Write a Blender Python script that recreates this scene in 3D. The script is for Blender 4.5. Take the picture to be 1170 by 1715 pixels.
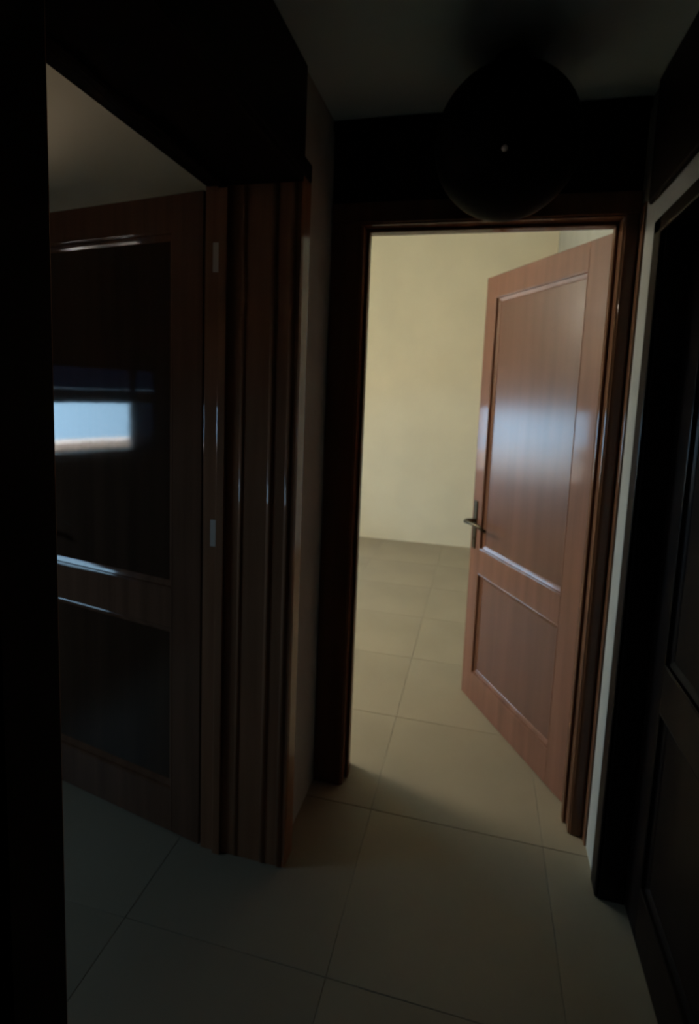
import bpy, bmesh, math, random
from mathutils import Matrix, Vector
random.seed(4)
scene = bpy.context.scene
for o in list(bpy.data.objects):
    bpy.data.objects.remove(o)
COL = scene.collection

# ------------------------------------------------------------------ camera
F_PX, CY_PX = 908.2, 759.9
cam_data = bpy.data.cameras.new('camera')
cam = bpy.data.objects.new('camera', cam_data)
COL.objects.link(cam)
cam_data.sensor_fit = 'VERTICAL'
cam_data.sensor_height = 24.0
cam_data.sensor_width = 24.0
cam_data.lens = F_PX / 1715.0 * 24.0
cam_data.shift_y = -(857.5 - CY_PX) / 1715.0
cam_data.clip_start = 0.02
cam_data.dof.use_dof = True                        # the soft focus of the hand-held frame
cam_data.dof.focus_distance = 0.5
cam_data.dof.aperture_fstop = 5.0
M3 = Matrix(((0.97088647, -0.06416636, 0.23078593),
             (0.23636727, 0.10033704, -0.96646934),
             (0.03885844, 0.99288225, 0.11258270)))
cam.matrix_world = Matrix.Translation((0, 0, 1.5238)) @ M3.to_4x4()
scene.camera = cam

# ------------------------------------------------------------------ world, exposure
SKY = 12.0
world = bpy.data.worlds.new('sky')
scene.world = world
world.use_nodes = True
wn = world.node_tree.nodes
bg = wn['Background']
bg.inputs['Color'].default_value = (0.45, 0.76, 1.05, 1)
bg.inputs['Strength'].default_value = SKY

sun_data = bpy.data.lights.new('sun', 'SUN'); sun_data.energy = 55.0; sun_data.angle = 0.01; sun_data.color = (1.0, 0.93, 0.85)
sun = bpy.data.objects.new('sun', sun_data); COL.objects.link(sun)
sun.rotation_euler = (0, math.radians(21), 0)      # high in the east, over the roof on to the balcony parapet

vs = scene.view_settings
vs.view_transform = 'Standard'
vs.look = 'None'
vs.gamma = 1.0
vs.use_curve_mapping = False
vs.exposure = 0.0

TUBE = 525.0          # brightness of the tube lamp in the lit room

# ------------------------------------------------------------------ materials
def mat(name, col, rough=0.5, coat=0.0, coat_rough=0.05, metal=0.0, noise=0.0, nscale=6.0,
        grain=0.0, bump=0.0, bscale=40.0, obj_var=0.0, spec=0.5):
    m = bpy.data.materials.new(name)
    m.use_nodes = True
    nt = m.node_tree
    b = nt.nodes['Principled BSDF']
    b.inputs['Base Color'].default_value = (*col, 1)
    b.inputs['Roughness'].default_value = rough
    b.inputs['Metallic'].default_value = metal
    b.inputs['Specular IOR Level'].default_value = spec
    b.inputs['Coat Weight'].default_value = coat
    b.inputs['Coat Roughness'].default_value = coat_rough
    tc = nt.nodes.new('ShaderNodeTexCoord')
    src = None
    if noise or grain:
        mp = nt.nodes.new('ShaderNodeMapping')
        if grain:
            mp.inputs['Scale'].default_value = (nscale * 6, nscale * 6, nscale * 0.35)
        else:
            mp.inputs['Scale'].default_value = (nscale,) * 3
        nt.links.new(tc.outputs['Object'], mp.inputs['Vector'])
        nz = nt.nodes.new('ShaderNodeTexNoise')
        nz.inputs['Scale'].default_value = 1.0
        nz.inputs['Detail'].default_value = 5.0
        nt.links.new(mp.outputs['Vector'], nz.inputs['Vector'])
        rp = nt.nodes.new('ShaderNodeValToRGB')
        amt = noise or grain
        lo = tuple(c * (1 - amt) for c in col)
        hi = tuple(min(1, c * (1 + amt)) for c in col)
        rp.color_ramp.elements[0].position = 0.3
        rp.color_ramp.elements[1].position = 0.7
        rp.color_ramp.elements[0].color = (*lo, 1)
        rp.color_ramp.elements[1].color = (*hi, 1)
        nt.links.new(nz.outputs['Fac'], rp.inputs['Fac'])
        src = rp.outputs['Color']
    if obj_var:
        oi = nt.nodes.new('ShaderNodeObjectInfo')
        mr = nt.nodes.new('ShaderNodeMapRange')
        mr.inputs['To Min'].default_value = 1 - obj_var
        mr.inputs['To Max'].default_value = 1 + obj_var
        nt.links.new(oi.outputs['Random'], mr.inputs['Value'])
        hs = nt.nodes.new('ShaderNodeHueSaturation')
        if src: nt.links.new(src, hs.inputs['Color'])
        else: hs.inputs['Color'].default_value = (*col, 1)
        nt.links.new(mr.outputs['Result'], hs.inputs['Value'])
        src = hs.outputs['Color']
    if src:
        nt.links.new(src, b.inputs['Base Color'])
    if bump:
        n2 = nt.nodes.new('ShaderNodeTexNoise')
        n2.inputs['Scale'].default_value = bscale
        n2.inputs['Detail'].default_value = 3
        nt.links.new(tc.outputs['Object'], n2.inputs['Vector'])
        bp = nt.nodes.new('ShaderNodeBump')
        bp.inputs['Strength'].default_value = bump
        bp.inputs['Distance'].default_value = 0.01
        nt.links.new(n2.outputs['Fac'], bp.inputs['Height'])
        nt.links.new(bp.outputs['Normal'], b.inputs['Normal'])
        nt.links.new(bp.outputs['Normal'], b.inputs['Coat Normal'])
    return m

def emit(name, col, s):
    m = bpy.data.materials.new(name)
    m.use_nodes = True
    nt = m.node_tree
    b = nt.nodes['Principled BSDF']
    b.inputs['Base Color'].default_value = (0.8, 0.8, 0.8, 1)
    b.inputs['Emission Color'].default_value = (*col, 1)
    b.inputs['Emission Strength'].default_value = s
    return m

def glass(name, tint=(1, 1, 1), rough=0.0, frost=0.0):
    m = bpy.data.materials.new(name)
    m.use_nodes = True
    nt = m.node_tree
    nt.nodes.remove(nt.nodes['Principled BSDF'])
    out = nt.nodes['Material Output']
    tr = nt.nodes.new('ShaderNodeBsdfTransparent')
    tr.inputs['Color'].default_value = (*tint, 1)
    gl = nt.nodes.new('ShaderNodeBsdfGlossy')
    gl.inputs['Roughness'].default_value = rough
    fr = nt.nodes.new('ShaderNodeFresnel')
    fr.inputs['IOR'].default_value = 1.45
    mx = nt.nodes.new('ShaderNodeMixShader')
    nt.links.new(fr.outputs[0], mx.inputs[0])
    nt.links.new(tr.outputs[0], mx.inputs[1])
    nt.links.new(gl.outputs[0], mx.inputs[2])
    nt.links.new(mx.outputs[0], out.inputs['Surface'])
    return m

M = {}
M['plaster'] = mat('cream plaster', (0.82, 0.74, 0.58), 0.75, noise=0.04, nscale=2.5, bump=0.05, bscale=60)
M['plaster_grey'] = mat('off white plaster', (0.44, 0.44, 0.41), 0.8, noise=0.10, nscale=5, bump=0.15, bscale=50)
M['ceiling'] = mat('pale ceiling plaster', (0.66, 0.82, 0.86), 0.9, noise=0.04, nscale=2)
M['stone'] = mat('beige marble tile', (0.36, 0.295, 0.21), 0.42, spec=0.18, noise=0.08, nscale=1.7, obj_var=0.02, bump=0.02, bscale=9)
M['grout'] = mat('dark tile joint', (0.31, 0.255, 0.18), 0.8)
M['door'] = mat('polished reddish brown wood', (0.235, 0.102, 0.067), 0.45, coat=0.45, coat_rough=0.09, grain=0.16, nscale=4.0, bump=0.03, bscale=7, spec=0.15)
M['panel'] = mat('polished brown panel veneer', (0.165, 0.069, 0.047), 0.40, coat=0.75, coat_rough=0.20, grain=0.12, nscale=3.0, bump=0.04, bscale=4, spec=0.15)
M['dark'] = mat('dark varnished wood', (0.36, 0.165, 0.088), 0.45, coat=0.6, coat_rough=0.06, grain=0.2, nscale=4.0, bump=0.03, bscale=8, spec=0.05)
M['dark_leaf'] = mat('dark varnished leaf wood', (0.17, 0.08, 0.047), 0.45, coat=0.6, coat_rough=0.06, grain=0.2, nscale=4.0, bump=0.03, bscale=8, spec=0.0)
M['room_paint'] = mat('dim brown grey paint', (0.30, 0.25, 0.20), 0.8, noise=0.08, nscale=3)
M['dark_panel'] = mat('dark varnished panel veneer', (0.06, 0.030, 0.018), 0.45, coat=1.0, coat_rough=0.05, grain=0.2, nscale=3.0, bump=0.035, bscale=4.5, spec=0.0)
M['black'] = mat('stained and shaded black wood', (0.014, 0.008, 0.006), 0.5, coat=0.07, coat_rough=0.12, grain=0.2, nscale=4, spec=0.05)  # dark stained panels; also holds the painted shade of the left doorway head
M['bronze'] = mat('dark bronze', (0.09, 0.07, 0.045), 0.35, metal=1.0)
M['steel'] = mat('pale steel', (0.62, 0.60, 0.56), 0.35, metal=0.9)
M['plate'] = mat('worn pale hinge metal', (0.75, 0.66, 0.58), 0.6, metal=0.2, spec=0.3)
M['globe'] = mat('dark painted globe', (0.006, 0.005, 0.005), 0.6, spec=0.02)
M['white'] = mat('white enamel', (0.75, 0.75, 0.72), 0.5)
M['winframe'] = mat('grey window paint', (0.35, 0.34, 0.32), 0.5)
M['concrete'] = mat('sunlit parapet plaster', (0.60, 0.52, 0.46), 0.9, noise=0.1, nscale=3)
M['soil'] = mat('dry ground', (0.22, 0.19, 0.15), 0.95, noise=0.15, nscale=0.8)
M['glass'] = glass('clear window glass')
M['frosted'] = glass('grey tinted glass', (0.055, 0.062, 0.08))
M['bulb'] = emit('warm fill bulb', (1.0, 0.80, 0.62), 42.0)  # glow of the pendant added as fill in the left room
M['tube'] = emit('glowing tube', (1.0, 0.95, 0.79), TUBE)

# ------------------------------------------------------------------ helpers
def add_box(bm, x0, x1, y0, y1, z0, z1, bevel=0.0, seg=2):
    b2 = bmesh.new()
    bmesh.ops.create_cube(b2, size=1.0)
    for v in b2.verts:
        v.co = Vector((x0 + (v.co.x + .5) * (x1 - x0), y0 + (v.co.y + .5) * (y1 - y0), z0 + (v.co.z + .5) * (z1 - z0)))
    if bevel:
        bmesh.ops.bevel(b2, geom=list(b2.edges), offset=bevel, segments=seg, affect='EDGES', profile=0.5)
    me = bpy.data.meshes.new('tmp'); b2.to_mesh(me); b2.free()
    bm.from_mesh(me); bpy.data.meshes.remove(me)
    return bm

def boxes(*bs, bevel=0.0):
    bm = bmesh.new()
    for b in bs:
        add_box(bm, *b, bevel=bevel)
    return bm

def obj(name, bm, m, parent=None, smooth=False, matrix=None):
    me = bpy.data.meshes.new(name)
    if smooth:
        for f in bm.faces: f.smooth = True
    bm.to_mesh(me); bm.free()
    me.materials.append(m)
    o = bpy.data.objects.new(name, me)
    COL.objects.link(o)
    if parent: o.parent = parent
    if matrix: o.matrix_basis = matrix
    return o

def tag(o, label, cat, group=None):
    o['label'] = label; o['category'] = cat
    if group: o['group'] = group
    return o

def struct(o, label, cat):
    o['kind'] = 'structure'
    return tag(o, label, cat)

def empty(name, loc=(0, 0, 0), rz=0.0):
    o = bpy.data.objects.new(name, None)
    COL.objects.link(o)
    o.location = loc; o.rotation_euler = (0, 0, rz)
    o.empty_display_size = 0.1
    return o

def tube(bm, pts, r, seg=12, flat=1.0):
    """swept round bar through pts, capped"""
    rings = []
    n = len(pts)
    pts = [Vector(p) for p in pts]
    for i, p in enumerate(pts):
        t = (pts[min(i + 1, n - 1)] - pts[max(i - 1, 0)]).normalized()
        a = Vector((0, 0, 1)) if abs(t.z) < .9 else Vector((1, 0, 0))
        u = t.cross(a).normalized(); w = u.cross(t)
        rr = r[i] if isinstance(r, (list, tuple)) else r
        rings.append([bm.verts.new(p + u * math.cos(2 * math.pi * k / seg) * rr + w * math.sin(2 * math.pi * k / seg) * rr * flat) for k in range(seg)])
    for a, b in zip(rings, rings[1:]):
        for k in range(seg):
            bm.faces.new((a[k], a[(k + 1) % seg], b[(k + 1) % seg], b[k]))
    bm.faces.new(rings[0][::-1]); bm.faces.new(rings[-1])
    bmesh.ops.recalc_face_normals(bm, faces=bm.faces)
    return bm

def lathe(bm, prof, seg=48, centre=(0, 0, 0)):
    c = Vector(centre); rings = []
    for r, z in prof:
        if r < 1e-6: rings.append([bm.verts.new(c + Vector((0, 0, z)))])
        else: rings.append([bm.verts.new(c + Vector((r * math.cos(2 * math.pi * k / seg), r * math.sin(2 * math.pi * k / seg), z))) for k in range(seg)])
    for a, b in zip(rings, rings[1:]):
        for k in range(seg):
            k2 = (k + 1) % seg
            if len(a) == 1 and len(b) == 1: continue
            if len(a) == 1: bm.faces.new((a[0], b[k2], b[k]))
            elif len(b) == 1: bm.faces.new((a[k], a[k2], b[0]))
            else: bm.faces.new((a[k], a[k2], b[k2], b[k]))
    bmesh.ops.recalc_face_normals(bm, faces=bm.faces)
    return bm

def wall_with_hole(axis, c0, c1, u0, u1, z0, z1, holes):
    """slab between c0..c1 on axis, spanning u0..u1 / z0..z1, holes = (ua, ub, za, zb)"""
    bm = bmesh.new()
    def put(ua, ub, za, zb):
        if ub - ua < 1e-5 or zb - za < 1e-5: return
        if axis == 'y': add_box(bm, ua, ub, c0, c1, za, zb)
        else: add_box(bm, c0, c1, ua, ub, za, zb)
    u = u0
    for ua, ub, za, zb in sorted(holes):
        put(u, ua, z0, z1)
        put(ua, ub, z0, za); put(ua, ub, zb, z1)
        u = ub
    put(u, u1, z0, z1)
    return bm

# ------------------------------------------------------------------ dimensions
XR, XC, YF, YN = -0.8162, -0.5202, 1.4978, 0.5777     # left wall faces, far / near edge of the left doorway
D, DR = 1.9026, 2.0448                                # corridor face and room face of the lit door frame
P0, Q0 = -0.4343, 0.3914                              # lit doorway
B = 0.4436                                            # face of the right casing
H = 2.10                                              # head of the doorways
HC = 2.443                                            # corridor ceiling
HR = 3.15                                             # ceilings of the rooms
RX0, RX1, RY1 = -3.0, 0.60, 5.53                      # lit room
LX0, LY0 = -3.2, -2.2                                 # left room
HY0, HX1 = -3.6, 2.6                                  # hall behind the camera
XW = XC - 0.032                                       # plaster face of the left corridor wall behind its casing
LT = 0.03                                             # lining thickness

# ------------------------------------------------------------------ floor with tiles
floor = obj('floor', boxes((LX0 - .3, HX1 + .3, HY0 - .3, RY1 + .3, -0.15, -0.004)), M['grout'])
struct(floor, 'pale beige marble tiled floor running from the corridor through both doorways', 'floor')
T = 0.60; J = 0.0008
tile_me = None
tile_cache = {}
def tile(x0, x1, y0, y1):
    w, d = round(x1 - x0, 3), round(y1 - y0, 3)
    if (w, d) not in tile_cache:
        bm = bmesh.new()
        add_box(bm, -w / 2, w / 2, -d / 2, d / 2, -0.012, 0.0, bevel=0.0012, seg=1)
        me = bpy.data.meshes.new('tile'); bm.to_mesh(me); bm.free(); me.materials.append(M['stone'])
        tile_cache[(w, d)] = me
    o = bpy.data.objects.new('tile', tile_cache[(w, d)])
    COL.objects.link(o); o.parent = floor
    o.location = ((x0 + x1) / 2, (y0 + y1) / 2, 0)
def pave(X0, X1, Y0, Y1, ox=-0.30, oy=0.02):
    i = math.floor((X0 - ox) / T)
    while ox + i * T < X1 - 1e-6:
        j = math.floor((Y0 - oy) / T)
        while oy + j * T < Y1 - 1e-6:
            a0, a1 = max(X0, ox + i * T) + J / 2, min(X1, ox + (i + 1) * T) - J / 2
            b0, b1 = max(Y0, oy + j * T) + J / 2, min(Y1, oy + (j + 1) * T) - J / 2
            if a1 - a0 > .01 and b1 - b0 > .01: tile(a0, a1, b0, b1)
            j += 1
        i += 1
pave(LX0, RX1, -0.58, RY1)

# ------------------------------------------------------------------ walls
# wall between corridor / left room and the lit room
wf = wall_with_hole('y', 1.92, 2.03, LX0, RX1 + .5, 0, HR, [(P0 - LT, Q0 + LT, 0, H + LT)])
struct(obj('wall_front', wf, M['plaster']), 'wall at the end of the corridor that holds the lit doorway', 'wall')
# lit room
struct(obj('wall_back', boxes((RX0 - .2, RX1 + .5, RY1, RY1 + .15, 0, HR)), M['plaster']), 'bright cream back wall of the lit room seen through the open doorway', 'wall')
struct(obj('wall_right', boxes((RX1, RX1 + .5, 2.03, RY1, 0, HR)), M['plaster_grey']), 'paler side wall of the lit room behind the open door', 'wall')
W1 = (3.30, 4.60, 0.68, 1.45)
struct(obj('wall_left', wall_with_hole('x', RX0 - .2, RX0, 1.92, RY1, 0, HR, [W1]), M['plaster']), 'left side wall of the lit room out of view', 'wall')
# left wall of the corridor
lw = wall_with_hole('x', XR + .005, XW, HY0, 1.92, 0, HR, [(YN - LT, YF + LT, 0, H + LT)])
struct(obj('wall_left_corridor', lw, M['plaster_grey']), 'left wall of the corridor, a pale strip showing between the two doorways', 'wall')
# left room
struct(obj('wall_south_left', boxes((LX0 - .2, XR + .005, LY0 - .15, LY0, 0, HR)), M['room_paint']), 'rear wall of the left room out of view', 'wall')
W2 = (-0.10, 1.25, 0.985, 1.385); W3 = (-0.10, 1.25, 1.50, 1.66)
struct(obj('wall_west', wall_with_hole('x', LX0 - .2, LX0, LY0, 1.92, 0, HR, [(-0.10, 0.88, 0.985, 1.66)]), M['room_paint']), 'window wall of the left room out of view', 'wall')
# right wall of the corridor with its doorway
RD = (0.62, 1.66)
rw = wall_with_hole('x', B + .002, B + .21, -0.4, 1.92, 0, HR, [(RD[0] - LT, RD[1] + LT, 0, 2.03)])
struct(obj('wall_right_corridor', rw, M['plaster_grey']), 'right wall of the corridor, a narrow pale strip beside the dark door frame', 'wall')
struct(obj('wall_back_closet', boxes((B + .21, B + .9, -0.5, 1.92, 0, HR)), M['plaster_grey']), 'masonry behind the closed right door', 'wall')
# hall behind the camera
struct(obj('wall_rear', boxes((XR, HX1, HY0 - .15, HY0, 0, HR)), M['plaster_grey']), 'rear wall of the hall behind the viewer', 'wall')
struct(obj('wall_east', boxes((HX1, HX1 + .15, HY0, -0.4, 0, HR)), M['plaster_grey']), 'far side wall of the hall behind the viewer', 'wall')
struct(obj('wall_hall', boxes((B + .9, HX1, -0.5, -0.4, 0, HR)), M['plaster_grey']), 'short wall of the hall beside the corridor mouth', 'wall')
# ceilings
struct(obj('ceiling', boxes((XW + .001, B + .001, -0.4, 1.919, HC, HC + .12)), M['ceiling']), 'dim grey ceiling of the corridor', 'ceiling')
struct(obj('ceiling_room', boxes((LX0 - .2, HX1 + .15, HY0 - .15, RY1 + .15, HR, HR + .12)), M['ceiling']), 'ceiling of the surrounding rooms out of view', 'ceiling')

# ------------------------------------------------------------------ windows
def window(n, x, y0, y1, z0, z1, label, mull=(), trans=(), tinted=lambda i, j: False):
    w = empty('window_%d' % n, (x, (y0 + y1) / 2, z0))
    struct(w, label, 'window')
    f = 0.035; hy = (y1 - y0) / 2; hz = z1 - z0
    obj('frame', boxes((-.03, .03, -hy, hy, 0, f), (-.03, .03, -hy, hy, hz - f, hz), (-.03, .03, -hy, -hy + f, f, hz - f), (-.03, .03, hy - f, hy, f, hz - f)), M['winframe'], w)
    ys = [-hy + f] + [m - (y0 + y1) / 2 for m in mull] + [hy - f]
    zs = [f] + [t - z0 for t in trans] + [hz - f]
    for m in ys[1:-1]: obj('mullion', boxes((-.025, .025, m - .015, m + .015, f, hz - f)), M['winframe'], w)
    for t, hh in zip(zs[1:-1], (0.05,) * 9): obj('transom', boxes((-.024, .024, -hy + f, hy - f, t - hh, t + hh)), M['winframe'], w)
    for i in range(len(ys) - 1):
        for j in range(len(zs) - 1):
            a, b = ys[i] + (.016 if i else 0), ys[i + 1] - (.016 if i < len(ys) - 2 else 0)
            c, d = zs[j] + (.051 if j else 0), zs[j + 1] - (.051 if j < len(zs) - 2 else 0)
            obj('pane', boxes((-.003, .003, a, b, c, d)), M['frosted'] if tinted(i, j) else M['glass'], w)
window(1, LX0 - .1, -0.10, 0.88, 0.985, 1.66, 'daylit window of the left room mirrored in its door', mull=(0.14,), trans=(1.425,), tinted=lambda i, j: i == 0 or j == 1)
window(2, RX0 - .1, *W1, 'daylit window of the lit room out of view', mull=(3.9,))
para = obj('balcony_parapet', boxes((LX0 - 1.6, LX0 - 1.35, -4, 4, -0.1, 0.89), (LX0 - 1.65, LX0 - 1.3, -4, 4, 0.89, 0.95)), M['concrete'])
struct(para, 'pale balcony parapet outside the left room window', 'parapet')

gr = obj('ground', boxes((-40, 40, -40, 40, -3.3, -3.0)), M['soil'])
struct(gr, 'sunlit ground outside the house below the windows', 'ground')

for (x, y0, y1, z0, z1) in ((LX0 - .19, -0.10, 0.88, .985, 1.66), (RX0 - .19, *W1)):
    ld = bpy.data.lights.new('window_portal', 'AREA'); ld.shape = 'RECTANGLE'
    ld.size = z1 - z0; ld.size_y = y1 - y0
    ld.cycles.is_portal = True
    lo = bpy.data.objects.new('window_portal', ld); COL.objects.link(lo)
    lo.location = (x, (y0 + y1) / 2, (z0 + z1) / 2); lo.rotation_euler = (0, -math.pi / 2, 0)

# ------------------------------------------------------------------ door frames
def bar(parent, name, b, m, bevel=0.004):
    return obj(name, boxes(b, bevel=bevel), m, parent)

# lit doorway
f1 = empty('trim_1', ((P0 + Q0) / 2, (D + DR) / 2, 0)); ox, oy = (P0 + Q0) / 2, (D + DR) / 2
struct(f1, 'dark wooden frame around the lit doorway', 'door frame')
def f1bar(name, x0, x1, y0, y1, z0, z1, m=None, bv=.004): return bar(f1, name, (x0 - ox, x1 - ox, y0 - oy, y1 - oy, z0, z1), m or M['dark_leaf'], bv)
f1bar('jamb', P0 - LT + .001, P0, D + .004, DR - .001, 0, H)
f1bar('jamb', Q0, Q0 + LT - .001, D + .004, DR - .001, 0, H)
f1bar('head', P0 - LT + .001, Q0 + LT - .001, D + .004, DR - .001, H, H + LT - .001)
f1bar('casing', XW + .001, P0 - .006, D, 1.9195, 0, H + .006)
f1bar('casing', Q0 + .006, B - .004, D, 1.9195, 0, H + .006)
f1bar('head_casing', XW + .001, B - .002, D - .003, 1.9195, H + .006, H + .075)
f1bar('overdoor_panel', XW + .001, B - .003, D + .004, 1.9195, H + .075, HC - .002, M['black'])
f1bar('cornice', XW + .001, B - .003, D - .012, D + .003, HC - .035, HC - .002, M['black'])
f1bar('stop', P0 + .0005, P0 + .012, D + .05, D + .085, 0, H - .012)
f1bar('stop', Q0 - .012, Q0 - .0005, D + .05, D + .085, 0, H - .012)
f1bar('stop', P0 + .0005, Q0 - .0005, D + .05, D + .085, H - .012, H - .0005)

# left doorway
yo = (YN + YF) / 2; xo = (XR + XC) / 2
f2 = empty('trim_2', (xo, yo, 0))
struct(f2, 'dark brown varnished wooden lining of the left doorway', 'door frame')
def f2bar(name, x0, x1, y0, y1, z0, z1, m=None, bv=.004): return bar(f2, name, (x0 - xo, x1 - xo, y0 - yo, y1 - yo, z0, z1), m or M['dark'], bv)
f2bar('jamb', XR, XC, YF, YF + LT - .001, 0, H, None, .0012)
f2bar('jamb', XR, XC, YN - LT + .001, YN, 0, H)
f2bar('head', XR, XC, YN - LT + .001, YF + LT - .001, H, H + LT - .001, M['black'])  # shade under the head is put into its colour, darker than the jambs
f2bar('stop', XR + .048, XR + .075, YF - .012, YF - .0005, 0, H - .0005, None, .002)
f2bar('stop', XR + .048, XR + .075, YN + .0005, YN + .012, 0, H - .0005)
f2bar('stop', XR + .048, XR + .075, YN + .012, YF - .012, H - .012, H - .0005, M['black'])  # head stop coloured black for the same shade
def bead(x, r):                                     # round moulding on the far jamb
    bm = bmesh.new(); tube(bm, [(x - xo, YF + .6 * r - yo, 0.003), (x - xo, YF + .6 * r - yo, H - .002)], r, seg=14)
    obj('bead', bm, M['dark'], f2, smooth=True)
bead(XR + .125, .009); bead(XC - .078, .012); bead(XC - .022, .012)
f2bar('casing', XW + .0005, XC + .002, YF + .004, YF + .075, 0, H + .02, None, .006)
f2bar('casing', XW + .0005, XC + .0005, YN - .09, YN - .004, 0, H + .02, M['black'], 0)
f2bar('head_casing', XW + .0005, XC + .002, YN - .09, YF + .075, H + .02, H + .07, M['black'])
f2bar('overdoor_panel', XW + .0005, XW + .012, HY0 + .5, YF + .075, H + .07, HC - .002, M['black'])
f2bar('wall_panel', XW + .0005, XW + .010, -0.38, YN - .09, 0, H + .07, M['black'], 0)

# right doorway
f3 = empty('trim_3', (B + .05, (RD[0] + RD[1]) / 2, 0)); rx, ry = B + .05, (RD[0] + RD[1]) / 2
struct(f3, 'almost black wooden door frame on the right wall of the corridor', 'door frame')
def f3bar(name, x0, x1, y0, y1, z0, z1, m=None, bv=.004): return bar(f3, name, (x0 - rx, x1 - rx, y0 - ry, y1 - ry, z0, z1), m or M['dark'], bv)
f3bar('jamb', B + .003, B + .2, RD[1], RD[1] + LT - .001, 0, 2.0, M['black'])
f3bar('jamb', B + .003, B + .2, RD[0] - LT + .001, RD[0], 0, 2.0, M['black'])
f3bar('head', B + .003, B + .2, RD[0] - LT + .001, RD[1] + LT - .001, 2.0, 2.029, M['black'])
f3bar('casing', B - .008, B + .0015, RD[1] + .004, RD[1] + .072, 0, 2.03, M['black'], .006)
f3bar('casing', B - .008, B + .0015, RD[0] - .072, RD[0] - .004, 0, 2.03, M['black'], .006)
f3bar('head_casing', B - .008, B + .0015, RD[0] - .072, RD[1] + .072, 1.985, 2.03, M['black'], .006)

def trim_bar(n, b, m, label, bevel=.006):
    o = obj('trim_%d' % n, boxes(b, bevel=bevel), M[m]); struct(o, label, 'trim'); return o
trim_bar(4, (B - .004, B + .0015, 1.862, 1.9015, 0, H + .03), 'dark_leaf', 'dark wooden corner strip between the pale plaster and the lit doorway')
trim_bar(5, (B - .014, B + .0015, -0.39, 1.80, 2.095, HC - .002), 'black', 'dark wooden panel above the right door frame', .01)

# ------------------------------------------------------------------ doors
def frame_profile(bm, x0, x1, z0, z1, yface, sign, w=.024, depth=.012):
    """sloped rounded moulding running round a panel opening; outer edge at yface, falls towards the panel"""
    prof = [(0, 0), (.10, -.001), (.22, .0), (.26, depth * .55), (.6, depth * .72), (.9, depth * .9), (1, depth)]
    loops = []
    for t, d in prof:
        k = t * w; y = yface - sign * d
        loops.append([bm.verts.new(v) for v in ((x0 + k, y, z0 + k), (x1 - k, y, z0 + k), (x1 - k, y, z1 - k), (x0 + k, y, z1 - k))])
    for a, b in zip(loops, loops[1:]):
        for i in range(4):
            bm.faces.new((a[i], a[(i + 1) % 4], b[(i + 1) % 4], b[i]))
    bmesh.ops.recalc_face_normals(bm, faces=bm.faces)

def make_door(n, loc, rz, W, HT, label, mats, stile, tops, mid, bot, t=.042, depth=.017, side=1):
    """local x from hinge to free edge, one face at y = 0, body towards side * y"""
    d = empty('door_%d' % n, loc, rz)
    struct(d, label, 'door')
    wood, pan = mats
    z0 = .008
    s0, s1 = stile
    def part(name, b, m=wood, bv=.0015):
        x0, x1, y0, y1, za, zb = b
        y0, y1 = sorted((side * y0, side * y1))
        return obj(name, boxes((x0, x1, y0, y1, za, zb), bevel=bv), m, d)
    part('hinge_stile', (0, s0, 0, t, z0, HT)); part('lock_stile', (W - s1, W, 0, t, z0, HT))
    part('top_rail', (s0 + .0002, W - s1 - .0002, 0, t, HT - tops, HT))
    part('middle_rail', (s0 + .0002, W - s1 - .0002, 0, t, mid[0], mid[1]))
    part('bottom_rail', (s0 + .0002, W - s1 - .0002, 0, t, z0, bot))
    for za, zb in ((mid[1], HT - tops), (bot, mid[0])):
        pn = part('panel', (s0 - .008, W - s1 + .008, depth, t - depth, za - .008, zb + .008), pan, 0)
        for yf, sg in ((0.0008, -1), (t - .0008, 1)):
            bm = bmesh.new()
            frame_profile(bm, s0 + .0003, W - s1 - .0003, za + .0003, zb - .0003, side * yf, side * sg, depth=depth - .0012)
            obj('panel_moulding', bm, wood, pn)
    return d

def lever_handle(door, W, z, t, side, bs=0.034):
    for sg, y0 in ((-side, 0.0), (side, side * t)):
        h = obj('handle_plate', boxes((W - bs - .016, W - bs + .016, min(y0, y0 + sg * .006), max(y0, y0 + sg * .006), z - .14, z + .10), bevel=.0025), M['bronze'], door)
        bm = bmesh.new()
        y1 = y0 + sg * .062
        tube(bm, [(W - bs, y0 + sg * .006, z), (W - bs, y0 + sg * .02, z), (W - bs, y0 + sg * .052, z), (W - bs - .012, y1, z),
                  (W - bs - .06, y1 - sg * .004, z + .001), (W - bs - .12, y1 - sg * .010, z - .002), (W - bs - .165, y1 - sg * .018, z - .014)],
             [.011, .010, .010, .010, .009, .0085, .007], seg=12)
        obj('lever', bm, M['bronze'], h, smooth=True)
        bm = bmesh.new()
        tube(bm, [(W - bs, y0 + sg * .006, z - .09), (W - bs, y0 + sg * .010, z - .09)], .008, seg=12)
        obj('keyhole_cover', bm, M['bronze'], h)
    c = side * t / 2
    lp = obj('latch_plate', boxes((W - .001, W + .002, c - .011, c + .011, z - .07, z + .11), bevel=.0008), M['steel'], door)
    obj('latch_bolt', boxes((W + .002, W + .011, c - .006, c + .006, z - .012, z + .012), bevel=.002), M['steel'], lp)

def hinges(door, t, side, zs, m):
    for z in zs:
        bm = bmesh.new(); tube(bm, [(-.006, side * (t + .004), z - .05), (-.006, side * (t + .004), z + .05)], .006, seg=10)
        obj('hinge', bm, m, door)

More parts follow.
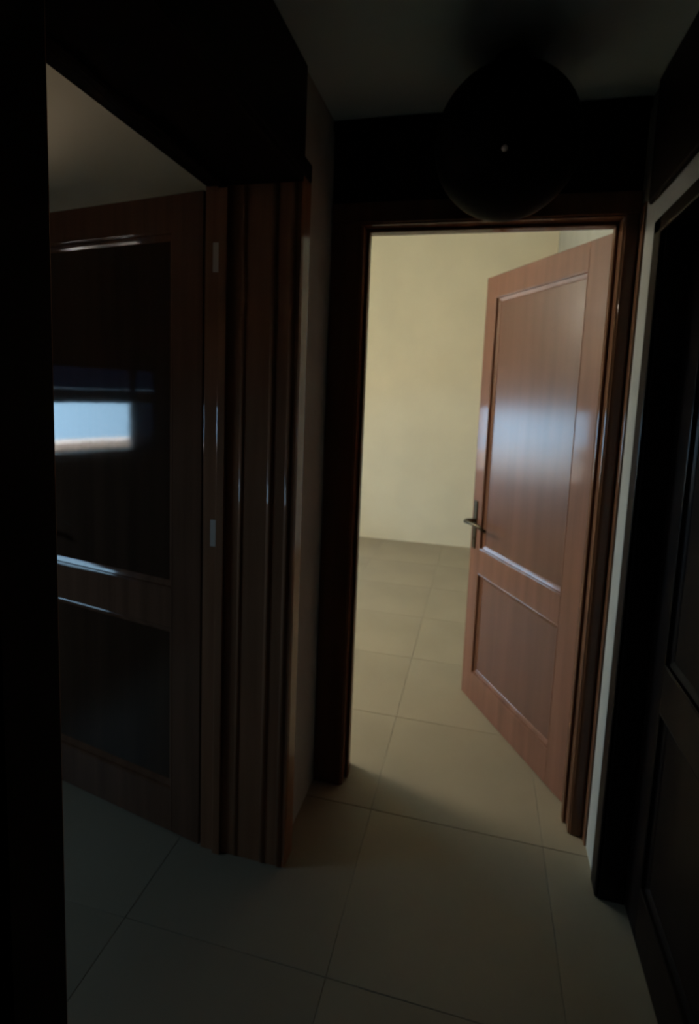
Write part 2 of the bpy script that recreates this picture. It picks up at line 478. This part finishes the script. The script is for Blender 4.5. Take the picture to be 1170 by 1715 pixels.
TH1, TH2 = 2.0923, 2.954
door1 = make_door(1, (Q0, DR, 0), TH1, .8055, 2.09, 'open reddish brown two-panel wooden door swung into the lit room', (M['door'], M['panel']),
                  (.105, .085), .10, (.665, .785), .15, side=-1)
lever_handle(door1, .8055, .918, .042, -1)
hinges(door1, .042, -1, (.25, 1.05, 1.85), M['bronze'])
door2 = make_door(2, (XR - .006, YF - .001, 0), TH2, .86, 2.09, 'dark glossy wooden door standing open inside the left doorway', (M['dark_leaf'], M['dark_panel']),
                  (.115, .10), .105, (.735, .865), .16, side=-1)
lever_handle(door2, .86, .98, .042, -1)
for z in (1.075, 1.90):                          # butt hinges on the rebate of the far jamb
    h2 = bmesh.new()
    add_box(h2, XR + .026 - xo, XR + .046 - xo, YF - .0025 - yo, YF - .0004 - yo, z - .042, z + .042, bevel=.0008)
    obj('hinge_plate', h2, M['plate'], f2)

door3 = make_door(3, (B + .075, RD[1] - .004, 0), -math.pi / 2, RD[1] - RD[0] - .008, 1.992, 'closed dark glossy wooden door in the right wall', (M['black'], M['black']),
                  (.11, .11), .11, (.70, .83), .17)

# ------------------------------------------------------------------ globe lamp on the corridor ceiling
GX, GY, GR = 0.021, 1.635, .197
GZ = 2.219
g = empty('globe_lamp', (GX, GY, HC))
tag(g, 'dark unlit round globe lamp hanging below the ceiling above the lit doorway', 'lamp')
bm = bmesh.new()
prof = [(GR * math.sin(math.pi * k / 32), GZ - HC - GR * math.cos(math.pi * k / 32)) for k in range(33)]
prof[0] = (0, prof[0][1]); prof[-1] = (0, prof[-1][1])
obj('globe', lathe(bm, prof, 64), M['globe'], g, smooth=True)
gd = Vector((-0.035, -0.92, -.43)).normalized() * (GR + .002)
bm = bmesh.new(); bmesh.ops.create_uvsphere(bm, u_segments=16, v_segments=10, radius=.008)
for v in bm.verts: v.co += gd + Vector((0, 0, GZ - HC))
obj('glint_dot', bm, M['white'], g, smooth=True)  # small white ball painted in as the glint on the dark globe
bm = bmesh.new()
obj('canopy', lathe(bm, [(0, -.0005), (.045, -.0005), (.045, -.008), (.022, -.016), (.022, -.030), (0, -.030)], 40), M['bronze'], g)

# ------------------------------------------------------------------ tube lamp in the lit room
LZ = 2.35; LYC = 2.78
tl = empty('tube_lamp', (RX0, LYC, LZ))
tag(tl, 'glowing tube lamp on the side wall of the lit room out of view', 'lamp')
obj('housing', boxes((.001, .05, -.32, .32, -.025, .03), bevel=.006), M['white'], tl)
bm = bmesh.new(); tube(bm, [(.075, -.285, 0), (.075, .285, 0)], .016, seg=14); obj('tube', bm, M['tube'], tl, smooth=True)
for s in (-1, 1):
    obj('holder', boxes((.05, .095, s * .3 - .014, s * .3 + .014, -.022, .022), bevel=.004), M['white'], tl)

# ------------------------------------------------------------------ unseen pendant added to light the upper wall of the left room
pl = empty('fill_pendant', (-2.15, 1.32, HR))
tag(pl, 'unseen fill pendant with an opaque bowl, added to light the left room wall', 'lamp')
bm = bmesh.new(); obj('bowl', lathe(bm, [(0, -1.01), (.10, -1.0), (.16, -.96), (.19, -.89), (.183, -.89), (.154, -.953), (.095, -.99), (0, -1.0)], 32), M['bronze'], pl, smooth=True)  # opaque bowl keeps the added light off the floor
bm = bmesh.new(); tube(bm, [(0, 0, -.94), (0, 0, -.0005)], .006, seg=10); obj('stem', bm, M['bronze'], pl)
bm = bmesh.new(); obj('bulb', lathe(bm, [(0, -.985), (.02, -.98), (.038, -.95), (.038, -.93), (.02, -.90), (0, -.895)], 20), M['bulb'], pl, smooth=True)
